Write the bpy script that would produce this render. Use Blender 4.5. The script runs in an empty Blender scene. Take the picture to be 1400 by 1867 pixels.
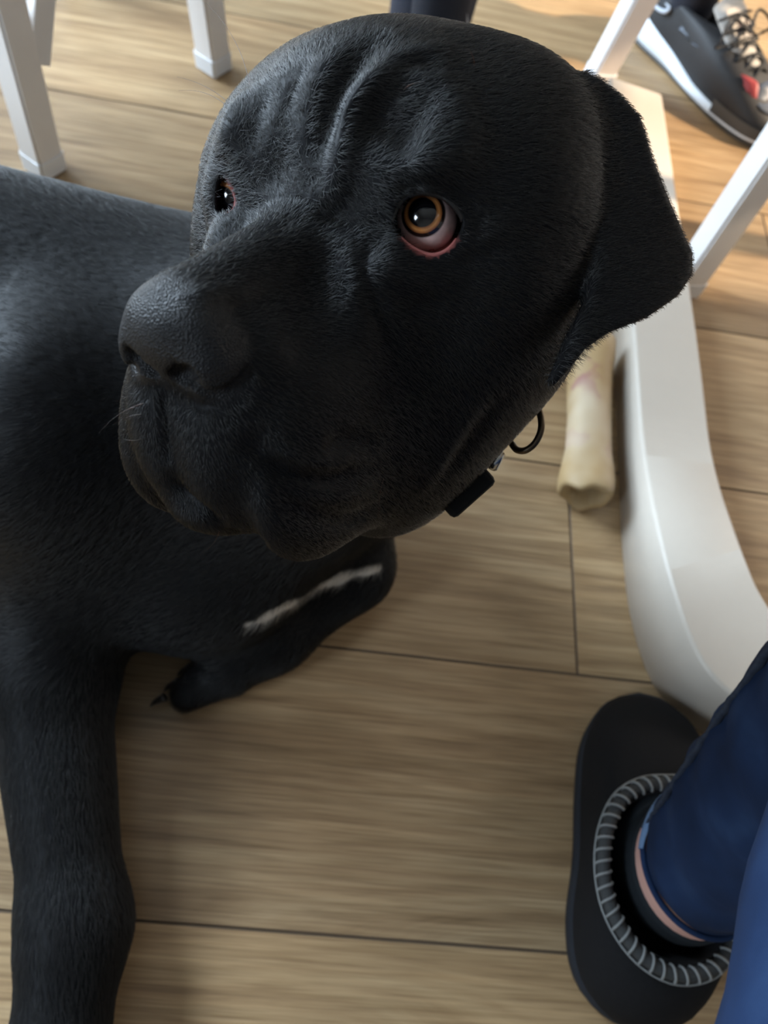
import bpy, bmesh, math, random
import numpy as np
from mathutils import Matrix, Vector

# ------------------------------------------------------------------ camera
F_PX, CX, CY = 1404.0, 700.0, 933.5          # phone main camera, 1400 x 1867 frame
_v1 = np.array([208, 2662, -1404.0]); _v2 = np.array([14500, -1874, -1404.0])   # vanishing points of the floor boards
_Y = _v1/np.linalg.norm(_v1); _X = _v2-(_v2 @ _Y)*_Y; _X /= np.linalg.norm(_X)
RC = np.stack([_X, _Y, np.cross(_X, _Y)])    # world = RC @ camera
CAM = np.array([0, 0, 0.72])
def ray(u, v): return RC @ np.array([(u-CX)/F_PX, -(v-CY)/F_PX, -1.0])
def gp(u, v, h=0.0):                          # pixel -> point at height h
    d = ray(u, v); return CAM + (h-CAM[2])/d[2]*d
def at(u, v, dep): return CAM + dep*ray(u, v)
def proj(P):
    c = (np.asarray(P)-CAM) @ RC
    return CX-F_PX*c[..., 0]/c[..., 2], CY+F_PX*c[..., 1]/c[..., 2], -c[..., 2]

S = bpy.context.scene
COL = S.collection
cam_d = bpy.data.cameras.new('camera'); cam = bpy.data.objects.new('camera', cam_d); COL.objects.link(cam)
cam_d.sensor_fit = 'VERTICAL'; cam_d.sensor_height = 24.0; cam_d.lens = F_PX/1867*24.0
cam_d.clip_start = 0.01
M = Matrix(RC.tolist()).to_4x4(); M.translation = Vector(CAM); cam.matrix_world = M
cam_d.dof.use_dof = True; cam_d.dof.focus_distance = 0.345; cam_d.dof.aperture_fstop = 6.2
S.camera = cam
S.view_settings.view_transform = 'Standard'; S.view_settings.look = 'None'
S.view_settings.gamma = 1.0; S.view_settings.use_curve_mapping = False
S.view_settings.exposure = 0.0

# ------------------------------------------------------------------ light: daylight through the room's windows
W = bpy.data.worlds.new('world'); S.world = W; W.use_nodes = True
W.node_tree.nodes['Background'].inputs[0].default_value = (0.75, 0.86, 1.0, 1)
W.node_tree.nodes['Background'].inputs[1].default_value = 1.2
def area(name, loc, target, sx, sy, power, col):
    l = bpy.data.lights.new(name, 'AREA'); l.shape = 'RECTANGLE'; l.size = sx; l.size_y = sy; l.energy = power; l.color = col
    o = bpy.data.objects.new(name, l); COL.objects.link(o); o.location = loc
    o.rotation_euler = (Vector(target)-Vector(loc)).to_track_quat('-Z', 'Y').to_euler(); return o
# ------------------------------------------------------------------ helpers
def link_mesh(name, verts, faces, mat, parent=None, smooth=True):
    me = bpy.data.meshes.new(name); me.from_pydata([tuple(map(float, v)) for v in verts], [], [tuple(map(int, f_)) for f_ in faces])
    me.update()
    if smooth: me.polygons.foreach_set('use_smooth', [True]*len(me.polygons))
    if mat: me.materials.append(mat)
    o = bpy.data.objects.new(name, me); COL.objects.link(o)
    if parent: o.parent = parent
    return o
def link_bm(name, bm, mat, parent=None, smooth=False):
    bmesh.ops.recalc_face_normals(bm, faces=bm.faces[:])
    me = bpy.data.meshes.new(name); bm.to_mesh(me); bm.free()
    if smooth: me.polygons.foreach_set('use_smooth', [True]*len(me.polygons))
    if mat: me.materials.append(mat)
    o = bpy.data.objects.new(name, me); COL.objects.link(o)
    if parent: o.parent = parent
    return o
def empty(name, loc=(0, 0, 0)):
    o = bpy.data.objects.new(name, None); COL.objects.link(o); o.location = loc; o.empty_display_size = .05; return o
def tag(o, label=None, cat=None, group=None, kind=None):
    if label: o['label'] = label
    if cat: o['category'] = cat
    if group: o['group'] = group
    if kind: o['kind'] = kind
    return o
def box_bm(bm, lo, hi, bev=0.0, seg=2):
    lo, hi = Vector(lo), Vector(hi)
    r = bmesh.ops.create_cube(bm, size=1.0, matrix=Matrix.Translation((lo+hi)/2) @ Matrix.Diagonal((*(hi-lo), 1)))
    if bev:
        es = {e for v in r['verts'] for e in v.link_edges}
        bmesh.ops.bevel(bm, geom=list(es), offset=bev, segments=seg, affect='EDGES', profile=.5)
def smooth_path(pts, n):
    """Catmull-Rom through pts -> n samples (any dimension)"""
    P = np.asarray(pts, float); k = len(P)
    Q = np.vstack([2*P[0]-P[1], P, 2*P[-1]-P[-2]])
    t = np.linspace(0, k-1, n); i = np.minimum(t.astype(int), k-2); s = (t-i)[:, None]
    a, b, c, d = Q[i], Q[i+1], Q[i+2], Q[i+3]
    return .5*((2*b)+(c-a)*s+(2*a-5*b+4*c-d)*s**2+(3*b-a-3*c+d)*s**3)
def tube(path, rad, n=10, closed=False, cap=True, ell=None, up=None):
    """tube along path (k,3); rad scalar or (k,); returns verts, faces. ell=(a,b) scales the two frame axes"""
    P = np.asarray(path, float); k = len(P); rad = np.broadcast_to(np.asarray(rad, float), (k,))
    T = np.roll(P, -1, 0)-np.roll(P, 1, 0) if closed else np.gradient(P, axis=0)
    T /= np.linalg.norm(T, axis=1)[:, None]+1e-12
    ref = np.asarray(up, float) if up is not None else (np.array([0, 0, 1.0]) if abs(T[0, 2]) < .8 else np.array([1.0, 0, 0]))
    A = np.zeros_like(P)
    a = ref-(ref @ T[0])*T[0]; a /= np.linalg.norm(a)
    for i in range(k):
        if up is not None: a = ref
        a = a-(a @ T[i])*T[i]; a /= np.linalg.norm(a)+1e-12; A[i] = a
    B = np.cross(T, A); e0, e1 = ell if ell else (1, 1)
    th = np.linspace(0, 2*np.pi, n, endpoint=False)
    V = (P[:, None]+rad[:, None, None]*(np.cos(th)[None, :, None]*A[:, None]*e0+np.sin(th)[None, :, None]*B[:, None]*e1)).reshape(-1, 3)
    Fc = []
    for i in range(k if closed else k-1):
        j = (i+1) % k
        for q in range(n): Fc.append((i*n+q, i*n+(q+1) % n, j*n+(q+1) % n, j*n+q))
    if cap and not closed: Fc += [tuple(range(n))[::-1], tuple((k-1)*n+q for q in range(n))]
    return V, Fc
def rings_mesh(rings, cap0=True, cap1=True):
    R_ = np.asarray(rings, float); k, n = R_.shape[:2]; Fc = []
    for i in range(k-1):
        for q in range(n): Fc.append((i*n+q, i*n+(q+1) % n, (i+1)*n+(q+1) % n, (i+1)*n+q))
    if cap0: Fc.append(tuple(range(n))[::-1])
    if cap1: Fc.append(tuple((k-1)*n+q for q in range(n)))
    return R_.reshape(-1, 3), Fc
def join_vf(parts):
    V, Fc, off = [], [], 0
    for v, f_ in parts:
        V.append(np.asarray(v)); Fc += [tuple(i+off for i in q) for q in f_]; off += len(v)
    return np.vstack(V), Fc

# ------------------------------------------------------------------ materials
def mat(name, col, rough=.5, **kw):
    m = bpy.data.materials.new(name); m.use_nodes = True
    b = m.node_tree.nodes['Principled BSDF']; b.inputs['Base Color'].default_value = (*col, 1); b.inputs['Roughness'].default_value = rough
    for k, v in kw.items(): b.inputs[k.replace('_', ' ')].default_value = v
    return m
def nt(m):
    t = m.node_tree; return t, t.nodes, t.links, t.nodes['Principled BSDF']
def node(m, typ, **inp):
    n = m.node_tree.nodes.new(typ)
    for k, v in inp.items():
        if k in n.inputs: n.inputs[k].default_value = v
        else: setattr(n, k, v)
    return n
def mixrgb(m, fac, a, b, blend='MIX'):
    n = m.node_tree.nodes.new('ShaderNodeMix'); n.data_type = 'RGBA'; n.blend_type = blend
    L = m.node_tree.links
    for s, v in ((0, fac), (6, a), (7, b)):
        if hasattr(v, 'links'): L.new(v, n.inputs[s])
        elif isinstance(v, (int, float)): n.inputs[s].default_value = v
        else: n.inputs[s].default_value = (*v, 1)
    return n.outputs[2]
def ramp(m, fac, stops):
    n = m.node_tree.nodes.new('ShaderNodeValToRGB'); m.node_tree.links.new(fac, n.inputs[0])
    e = n.color_ramp.elements
    while len(e) < len(stops): e.new(.5)
    for q, (p, c) in zip(e, stops): q.position = p; q.color = (*c, 1) if len(c) == 3 else c
    return n.outputs[0]
def bump(m, height, strength, dist):
    t, N, L, b = nt(m); n = node(m, 'ShaderNodeBump', Strength=strength, Distance=dist); L.new(height, n.inputs['Height'])
    prev = b.inputs['Normal'].links
    if prev: L.new(prev[0].from_socket, n.inputs['Normal'])
    L.new(n.outputs[0], b.inputs['Normal'])
def noise_mat(name, c0, c1, scale, rough=.5, bstr=0., bdist=.001, detail=4., stretch=None, **kw):
    m = mat(name, c0, rough, **kw); t, N, L, b = nt(m)
    tc = node(m, 'ShaderNodeTexCoord'); src = tc.outputs['Object']
    if stretch:
        mp = node(m, 'ShaderNodeMapping'); mp.inputs['Scale'].default_value = stretch; L.new(src, mp.inputs[0]); src = mp.outputs[0]
    nz = node(m, 'ShaderNodeTexNoise', Scale=scale, Detail=detail); L.new(src, nz.inputs['Vector'])
    L.new(mixrgb(m, nz.outputs[0], c0, c1), b.inputs['Base Color'])
    if bstr: bump(m, nz.outputs[0], bstr, bdist)
    return m
# ------------------------------------------------------------------ room: floor boards, walls, ceiling
def wood_floor():
    m = mat('oak_laminate', (.4, .29, .19), .42); t, N, L, b = nt(m)
    tc = node(m, 'ShaderNodeTexCoord'); oi = node(m, 'ShaderNodeObjectInfo')
    off = node(m, 'ShaderNodeVectorMath', operation='SCALE'); cmb = node(m, 'ShaderNodeCombineXYZ')
    L.new(oi.outputs['Random'], cmb.inputs[0]); L.new(oi.outputs['Random'], cmb.inputs[1]); L.new(oi.outputs['Random'], cmb.inputs[2])
    L.new(cmb.outputs[0], off.inputs[0]); off.inputs['Scale'].default_value = 37.0
    add = node(m, 'ShaderNodeVectorMath', operation='ADD'); L.new(tc.outputs['Object'], add.inputs[0]); L.new(off.outputs[0], add.inputs[1])
    # warp for cathedral grain
    mw = node(m, 'ShaderNodeMapping'); mw.inputs['Scale'].default_value = (1.6, 7, 7); L.new(add.outputs[0], mw.inputs[0])
    wz = node(m, 'ShaderNodeTexNoise', Scale=1.0, Detail=2.0); L.new(mw.outputs[0], wz.inputs['Vector'])
    mg = node(m, 'ShaderNodeMapping'); mg.inputs['Scale'].default_value = (3.2, 60, 60); L.new(add.outputs[0], mg.inputs[0])
    wadd = node(m, 'ShaderNodeVectorMath', operation='MULTIPLY_ADD'); wadd.inputs[1].default_value = (0, 9, 0)
    L.new(wz.outputs['Color'], wadd.inputs[0]); L.new(mg.outputs[0], wadd.inputs[2])
    g = node(m, 'ShaderNodeTexNoise', Scale=1.0, Detail=5.0, Roughness=.62); L.new(wadd.outputs[0], g.inputs['Vector'])
    mf = node(m, 'ShaderNodeMapping'); mf.inputs['Scale'].default_value = (14, 420, 420); L.new(add.outputs[0], mf.inputs[0])
    fz = node(m, 'ShaderNodeTexNoise', Scale=1.0, Detail=2.0); L.new(mf.outputs[0], fz.inputs['Vector'])
    c1 = ramp(m, g.outputs[0], [(.26, (.25, .162, .085)), (.44, (.38, .258, .140)), (.58, (.435, .307, .172)), (.75, (.505, .37, .220))])
    c2 = ramp(m, fz.outputs[0], [(.35, (.78, .76, .74)), (.55, (1, 1, 1))])
    c = mixrgb(m, 1.0, c1, c2, 'MULTIPLY')
    mm_ = node(m, 'ShaderNodeMapping'); mm_.inputs['Scale'].default_value = (5, 170, 170); L.new(add.outputs[0], mm_.inputs[0])
    mz = node(m, 'ShaderNodeTexNoise', Scale=1.0, Detail=3.0, Roughness=.6); L.new(mm_.outputs[0], mz.inputs['Vector'])
    c = mixrgb(m, .8, c, ramp(m, mz.outputs[0], [(.32, (.70, .66, .60)), (.52, (1.0, 1.0, 1.0)), (.7, (1.1, 1.08, 1.05))]), 'MULTIPLY')
    wl = node(m, 'ShaderNodeTexNoise', Scale=5.0, Detail=3.0); mk = node(m, 'ShaderNodeMapping'); mk.inputs['Scale'].default_value = (.8, 2.4, 1); L.new(add.outputs[0], mk.inputs[0]); L.new(mk.outputs[0], wl.inputs['Vector'])
    c = mixrgb(m, .7, c, ramp(m, wl.outputs[0], [(.30, (.62, .58, .54)), (.45, (1, 1, 1))]), 'MULTIPLY')
    bl = node(m, 'ShaderNodeTexNoise', Scale=3.0, Detail=2.0); L.new(add.outputs[0], bl.inputs['Vector'])
    c3 = ramp(m, bl.outputs[0], [(.3, (.86, .87, .88)), (.7, (1.1, 1.06, 1.02))])
    c = mixrgb(m, 1.0, c, c3, 'MULTIPLY')
    c4 = ramp(m, oi.outputs['Random'], [(0, (.93, .93, .94)), (1, (1.06, 1.04, 1.0))])
    L.new(mixrgb(m, 1.0, c, c4, 'MULTIPLY'), b.inputs['Base Color'])
    bump(m, fz.outputs[0], .12, .0006)
    return m
M_floor = wood_floor()
M_under = mat('floor_joint', (.13, .088, .055), .8)
PITCH = .2425; Y0 = -.0155
floor = empty('floor'); floor['kind'] = 'structure'
bm = bmesh.new(); box_bm(bm, (-2.0, -2.3, -.03), (2.1, 2.4, -.0015)); link_bm('subfloor', bm, M_under, floor)
PL = 1.285
bm = bmesh.new(); box_bm(bm, (-PL/2+.0006, -PITCH/2+.0006, -.008), (PL/2-.0006, PITCH/2-.0006, 0), .0008, 1)
plank0 = link_bm('plank', bm, M_floor, floor); plank0.data.materials.append(M_under)
for p in plank0.data.polygons: p.material_index = 0 if p.normal.z > .95 else 1
first = True; rng = random.Random(5)
for r in range(-9, 10):
    xo = {1: .284}.get(r, rng.uniform(0, PL))
    if r == -1: xo = .75
    if r in (0, 2): xo = .284+(.62 if r == 0 else -.52)
    for k in range(-3, 3):
        xc = xo+(k+.5)*PL
        if not -2.6 < xc < 2.7: continue
        yc = Y0+(r+.5)*PITCH
        o = plank0 if first else plank0.copy()
        if not first: COL.objects.link(o); o.parent = floor
        o.location = (xc, yc, 0); first = False

M_wall = noise_mat('wall_paint', (.30, .28, .26), (.28, .265, .24), 40, .9, .1, .001)
M_ceil = mat('ceiling_paint', (.36, .36, .35), .9)
M_trim = mat('white_trim', (.8, .8, .79), .4)
def wall(name, lo, hi, holes=(), axis=0):
    """axis-aligned wall slab with rectangular holes (a0,a1,z0,z1) along its long axis"""
    bm = bmesh.new(); lo = list(lo); hi = list(hi); la = 1-axis
    cur = lo[la]
    def bx(a0, a1, z0, z1):
        if a1-a0 < 1e-4 or z1-z0 < 1e-4: return
        l2, h2 = lo[:], hi[:]; l2[la], h2[la] = a0, a1; l2[2], h2[2] = z0, z1; box_bm(bm, l2, h2)
    for a0, a1, z0, z1 in sorted(holes):
        bx(cur, a0, lo[2], hi[2]); bx(a0, a1, lo[2], z0); bx(a0, a1, z1, hi[2]); cur = a1
    bx(cur, hi[la], lo[2], hi[2])
    return tag(link_bm(name, bm, M_wall), kind='structure')
WL = (1.05, 2.2, .30, 2.2)        # windows in the left wall (y0,y1,z0,z1)
WF = (-1.40, -.70, 1.10, 1.90)
WR = (.725, 2.1, .55, 1.42)       # low window in the right wall
wall('wall_left', (-2.05, -2.2, 0), (-1.9, 2.3, 2.5), [WL, WF], 0)
wall('wall_right', (2.0, -2.2, 0), (2.15, 2.3, 2.5), [WR], 0)
wall('wall_back', (-2.05, 2.3, 0), (2.15, 2.45, 2.5), [], 1)
wall('wall_front', (-2.05, -2.35, 0), (2.15, -2.2, 2.5), [], 1)
bm = bmesh.new(); box_bm(bm, (-2.05, -2.35, 2.5), (2.15, 2.45, 2.6)); tag(link_bm('ceiling', bm, M_ceil), kind='structure')
def frame(name, axis, pos, a0, a1, z0, z1, nm):
    bm = bmesh.new(); w = .06; d = .07
    def bx(p0, p1, q0, q1):
        lo = [0, 0, q0]; hi = [0, 0, q1]; lo[axis] = pos-d/2; hi[axis] = pos+d/2; lo[1-axis] = p0; hi[1-axis] = p1; box_bm(bm, lo, hi, .005, 1)
    bx(a0, a0+w, z0, z1); bx(a1-w, a1, z0, z1); bx(a0+w, a1-w, z0, z0+w); bx(a0+w, a1-w, z1-w, z1)
    for i in range(1, nm):
        c = a0+(a1-a0)*i/nm; bx(c-w/2, c+w/2, z0+w, z1-w)
    return tag(link_bm(name, bm, M_trim), kind='structure')
frame('window_1', 0, -1.98, *WL, 1)
frame('window_2', 0, -1.98, *WF, 1)
frame('window_3', 0, 2.08, *WR, 1)
area('window_light_far', (-1.93, 1.62, 1.25), (0, 1.45, .5), 1.1, 1.8, 188, (.68, .84, 1.0))
area('window_light_near', (-1.93, -1.05, 1.50), (0, .3, .4), .60, .70, 33, (.72, .86, 1.0))
area('window_light_right', (1.97, 1.42, .98), (.3, .9, .2), 1.3, .80, 21, (1.0, .90, .78))
sun = bpy.data.lights.new('sun', 'SUN'); sun.energy = 8.4; sun.angle = math.radians(2.0); sun.color = (1.0, .78, .55)
sun_o = bpy.data.objects.new('sun', sun); COL.objects.link(sun_o); sun_o.rotation_euler = Vector((-1.0, 0, -.70)).to_track_quat('-Z', 'Y').to_euler()
# ------------------------------------------------------------------ the dog: signed-distance sculpt -> one continuous mesh
HS = 1.0
HR = np.array([[-0.51, .85, -.09], [-.73, -.38, .56], [.45, .35, .82]])   # placeholder, set below
HO = np.array([-.013, .287, .467])
def set_pose():
    global HR, HO
    Rh = np.array(POSE_R); HR = RC @ Rh; HO = CAM + RC @ (np.array(POSE_T)*HS)
POSE_R = [[-0.46797, 0.87758, 0.1042], [-0.3758, -0.30433, 0.8753], [0.79986, 0.37046, 0.47221]]
POSE_T = [-.02404, .12891, -.32847]
_u, _s, _vt = np.linalg.svd(np.array(POSE_R)); POSE_R = (_u @ _vt).tolist()
set_pose()
def h2w(p): return HO + (np.asarray(p, float)*HS/1000.0) @ HR.T      # head frame mm -> world m
def w2h(P): return ((P-HO) @ HR)/HS*1000.0
def smin(a, b, k):
    h = np.maximum(k-np.abs(a-b), 0)/k; return np.minimum(a, b)-h*h*k*.25
def smax(a, b, k): return -smin(-a, -b, k)
class Field:
    """prims: (space, sym, centre, bound, func, k, op)"""
    def __init__(s): s.p = []
    def ell(s, sp, c, r, k, sym=False, op='u', rot=None):
        c = np.array(c, np.float32); r = np.array(r, np.float32); Rm = None if rot is None else np.array(rot, np.float32)
        def fn(q):
            q = q-c
            if Rm is not None: q = q @ Rm
            a = q/r; k0 = np.sqrt((a*a).sum(1)); b = a/r; k1 = np.sqrt((b*b).sum(1))+1e-9
            return k0*(k0-1)/k1
        s.p.append((sp, sym, c, float(r.max()), fn, k, op))
    def cap(s, sp, a, b, ra, rb, k, sym=False, op='u'):
        a = np.array(a, np.float32); b = np.array(b, np.float32); ab = b-a; L2 = float(ab @ ab)+1e-12
        def fn(q):
            t = np.clip(((q-a) @ ab)/L2, 0, 1); d = q-a-t[:, None]*ab
            return np.sqrt((d*d).sum(1))-(ra+(rb-ra)*t)
        s.p.append((sp, sym, (a+b)/2, float(np.sqrt(L2))/2+max(ra, rb), fn, k, op))
    def line(s, sp, pts, rad, k, sym=False, op='u'):
        rad = np.broadcast_to(np.asarray(rad, float), (len(pts),))
        if op == 'u':
            for i in range(len(pts)-1): s.cap(sp, pts[i], pts[i+1], rad[i], rad[i+1], k, sym, op)
        else:
            fs = Field(); P = np.asarray(pts, np.float32)
            for i in range(len(pts)-1): fs.cap(sp, pts[i], pts[i+1], rad[i], rad[i+1], k)
            def fn(q):
                d = fs.p[0][4](q)
                for e in fs.p[1:]: d = np.minimum(d, e[4](q))
                return d
            c = P.mean(0); s.p.append((sp, sym, c, float(np.linalg.norm(P-c, axis=1).max()+rad.max()), fn, k, op))
    def rbox(s, sp, c, hf, r, k, sym=False, op='u', rot=None):
        c = np.array(c, np.float32); hf = np.array(hf, np.float32); Rm = None if rot is None else np.array(rot, np.float32)
        def fn(q):
            q = q-c
            if Rm is not None: q = q @ Rm
            a = np.abs(q)-(hf-r); return np.sqrt((np.maximum(a, 0)**2).sum(1))+np.minimum(a.max(1), 0)-r
        s.p.append((sp, sym, c, float(np.linalg.norm(hf)), fn, k, op))
    def raw(s, sp, c, bound, fn, k, sym=False, op='u'): s.p.append((sp, sym, np.array(c, np.float32), bound, fn, k, op))
    def __call__(s, P, cull=True):
        P = np.asarray(P, np.float32); Hq = w2h(P).astype(np.float32); Ha = Hq.copy(); Ha[:, 1] = np.abs(Ha[:, 1])
        out = np.full(len(P), .06, np.float32)
        hs = HS/1000.0
        for sp, sym, c, bound, fn, k, op in s.p:
            q = (Ha if sym else Hq) if sp == 'h' else P; sc = hs if sp == 'h' else 1.0
            d = q-c; m = (d*d).sum(1) < (bound+k+.012/sc)**2
            idx = np.flatnonzero(m)
            if not len(idx): continue
            v = fn(q[idx])*sc
            if op == 'u': out[idx] = smin(out[idx], v, k*sc)
            else: out[idx] = smax(out[idx], -v, k*sc)
        return out
def grad(f, P, e=.0006):
    g = np.stack([f(P+np.eye(3)[i]*e)-f(P-np.eye(3)[i]*e) for i in range(3)], 1)/(2*e); return g
def trace(f, u, v, d0=.15, d1=1.2):
    """pixels -> first hit of the field along their rays"""
    u = np.atleast_1d(np.asarray(u, float)); v = np.atleast_1d(np.asarray(v, float))
    D = np.stack([ray(a, b) for a, b in zip(u, v)]); t = np.full(len(u), d0); n = np.linalg.norm(D, axis=1)
    for _ in range(90):
        d = f(CAM+t[:, None]*D); t = np.minimum(t+np.clip(d, -.02, .03)*.75/n, d1)
    return CAM+t[:, None]*D, t < d1-1e-4
def surface_nets(f, lo, hi, h, B=8):
    lo = np.array(lo, float); nb = np.ceil((np.array(hi)-lo)/(h*B)).astype(int)
    bi = np.stack(np.meshgrid(*[np.arange(n) for n in nb], indexing='ij'), -1).reshape(-1, 3)
    ctr = lo+(bi+.5)*B*h
    d = f(ctr); bi = bi[np.abs(d) < B*h*.87*1.35+.002]
    n1 = B+1; loc = np.stack(np.meshgrid(*[np.arange(n1)]*3, indexing='ij'), -1).reshape(-1, 3)
    Vc, Vp, E = [], [], []
    dims = nb*B+2
    def cid(c): return (c[..., 0]*dims[1]+c[..., 1])*dims[2]+c[..., 2]
    for s in range(0, len(bi), 700):
        blk = bi[s:s+700]; g = blk[:, None]*B+loc[None]
        val = f((lo+g.reshape(-1, 3)*h)).reshape(len(blk), n1, n1, n1)
        ins = val < 0
        corners = [(i, j, k) for i in (0, 1) for j in (0, 1) for k in (0, 1)]
        cnt = sum(ins[:, i:i+B, j:j+B, k:k+B].astype(np.int8) for i, j, k in corners)
        b_, x, y, z = np.nonzero((cnt > 0) & (cnt < 8))
        acc = np.zeros((len(b_), 3)); w = np.zeros(len(b_))
        for ax in range(3):
            o1, o2 = [q for q in range(3) if q != ax]
            for a in (0, 1):
                for c in (0, 1):
                    p0 = [x, y, z]; p0[o1] = p0[o1]+a; p0[o2] = p0[o2]+c
                    p1 = list(p0); p1[ax] = p1[ax]+1
                    v0 = val[b_, p0[0], p0[1], p0[2]]; v1 = val[b_, p1[0], p1[1], p1[2]]
                    m = (v0 < 0) != (v1 < 0); t = np.where(m, v0/(v0-v1+1e-20), 0)
                    pos = np.zeros((len(b_), 3)); pos[:, o1] = a; pos[:, o2] = c; pos[:, ax] = t
                    acc += pos*m[:, None]; w += m
        cell = blk[b_]*B+np.stack([x, y, z], 1)
        Vc.append(cid(cell)); Vp.append(lo+(cell+acc/w[:, None])*h)
        for ax in range(3):
            sl0 = [slice(0, B)]*3; sl1 = list(sl0); sl1[ax] = slice(1, B+1)
            A0 = ins[(slice(None), *sl0)]; A1 = ins[(slice(None), *sl1)]
            bb, ex, ey, ez = np.nonzero(A0 != A1)
            base = blk[bb]*B+np.stack([ex, ey, ez], 1); o1, o2 = (ax+1) % 3, (ax+2) % 3
            e1 = np.eye(3, dtype=int)[o1]; e2 = np.eye(3, dtype=int)[o2]
            q = np.stack([cid(base), cid(base-e1), cid(base-e1-e2), cid(base-e2)], 1)
            fl = A0[bb, ex, ey, ez]; q[~fl] = q[~fl][:, ::-1]; E.append(q)
    Vc = np.concatenate(Vc); Vp = np.concatenate(Vp); E = np.concatenate(E)
    Vc, ui = np.unique(Vc, return_index=True); Vp = Vp[ui]
    ix = np.searchsorted(Vc, E); ix = np.minimum(ix, len(Vc)-1); ok = (Vc[ix] == E).all(1)
    return Vp, ix[ok]
def poly_sdf(u, v, poly):
    """signed distance in px, negative inside"""
    P = np.asarray(poly, np.float64); n = len(P); p = np.stack([u, v], 1).astype(np.float64)
    d = np.full(len(p), 1e18); s = np.ones(len(p))
    for i in range(n):
        a, b = P[i], P[i-1]; e = b-a; w = p-a
        t = np.clip((w @ e)/(e @ e), 0, 1); q = w-t[:, None]*e; d = np.minimum(d, (q*q).sum(1))
        c1 = p[:, 1] >= a[1]; c2 = p[:, 1] < b[1]; c3 = e[0]*w[:, 1] > e[1]*w[:, 0]
        s = np.where((c1 & c2 & c3) | (~c1 & ~c2 & ~c3), -s, s)
    return s*np.sqrt(d)
EYE_D = .316; EYE_R = 12.6
EYE_C = w2h(at(778, 401, EYE_D)[None])[0]
LID = [(714, 404), (724, 376), (742, 357), (772, 351), (804, 358), (826, 375), (842, 401), (834, 431), (814, 456), (786, 465), (756, 454), (730, 432)]
LID = smooth_path(LID+[LID[0]], 48)[:-1]
LID2 = smooth_path([(405, 318), (398, 338), (395, 372), (402, 388), (420, 385), (427, 366), (419, 340), (405, 318)], 40)[:-1]
EYE_C2 = EYE_C*np.array([1, -1, 1]); EYE_C2 = w2h(at(438, 356, proj(h2w(EYE_C2))[2]-.003)[None])[0]
def lid_fn(poly, dmax):
    def fn(q):
        P = h2w(q); u, v, dep = proj(P)
        return (np.maximum(poly_sdf(u, v, poly)*dep/F_PX, dep-dmax)/HS*1000).astype(np.float32)
    return fn
EAR = [(1068, 135), (1100, 148), (1138, 180), (1166, 212), (1190, 290), (1222, 370), (1262, 462), (1262, 500), (1235, 540), (1180, 578), (1110, 606), (1068, 634), (1030, 682), (986, 728), (1000, 688), (1030, 622), (1066, 560), (1096, 470), (1112, 360), (1110, 270), (1080, 210)]
def ear_depth(u, v):
    a = (u-1100)/165.0; b = (v-150)/340.0
    return   .350+.012*a-.014*b+.010*(a-.25)**2
def fn_ear(q):
    P = h2w(q); u, v, dep = proj(P)
    d2 = poly_sdf(u, v, EAR)*dep/F_PX*1000+2.2
    dz = np.abs(dep-ear_depth(u, v))*1000-.9
    w = np.stack([d2, dz], 1)
    return (np.minimum(w.max(1), 0)+np.sqrt((np.maximum(w, 0)**2).sum(1))-2.2).astype(np.float32)/HS

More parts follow.
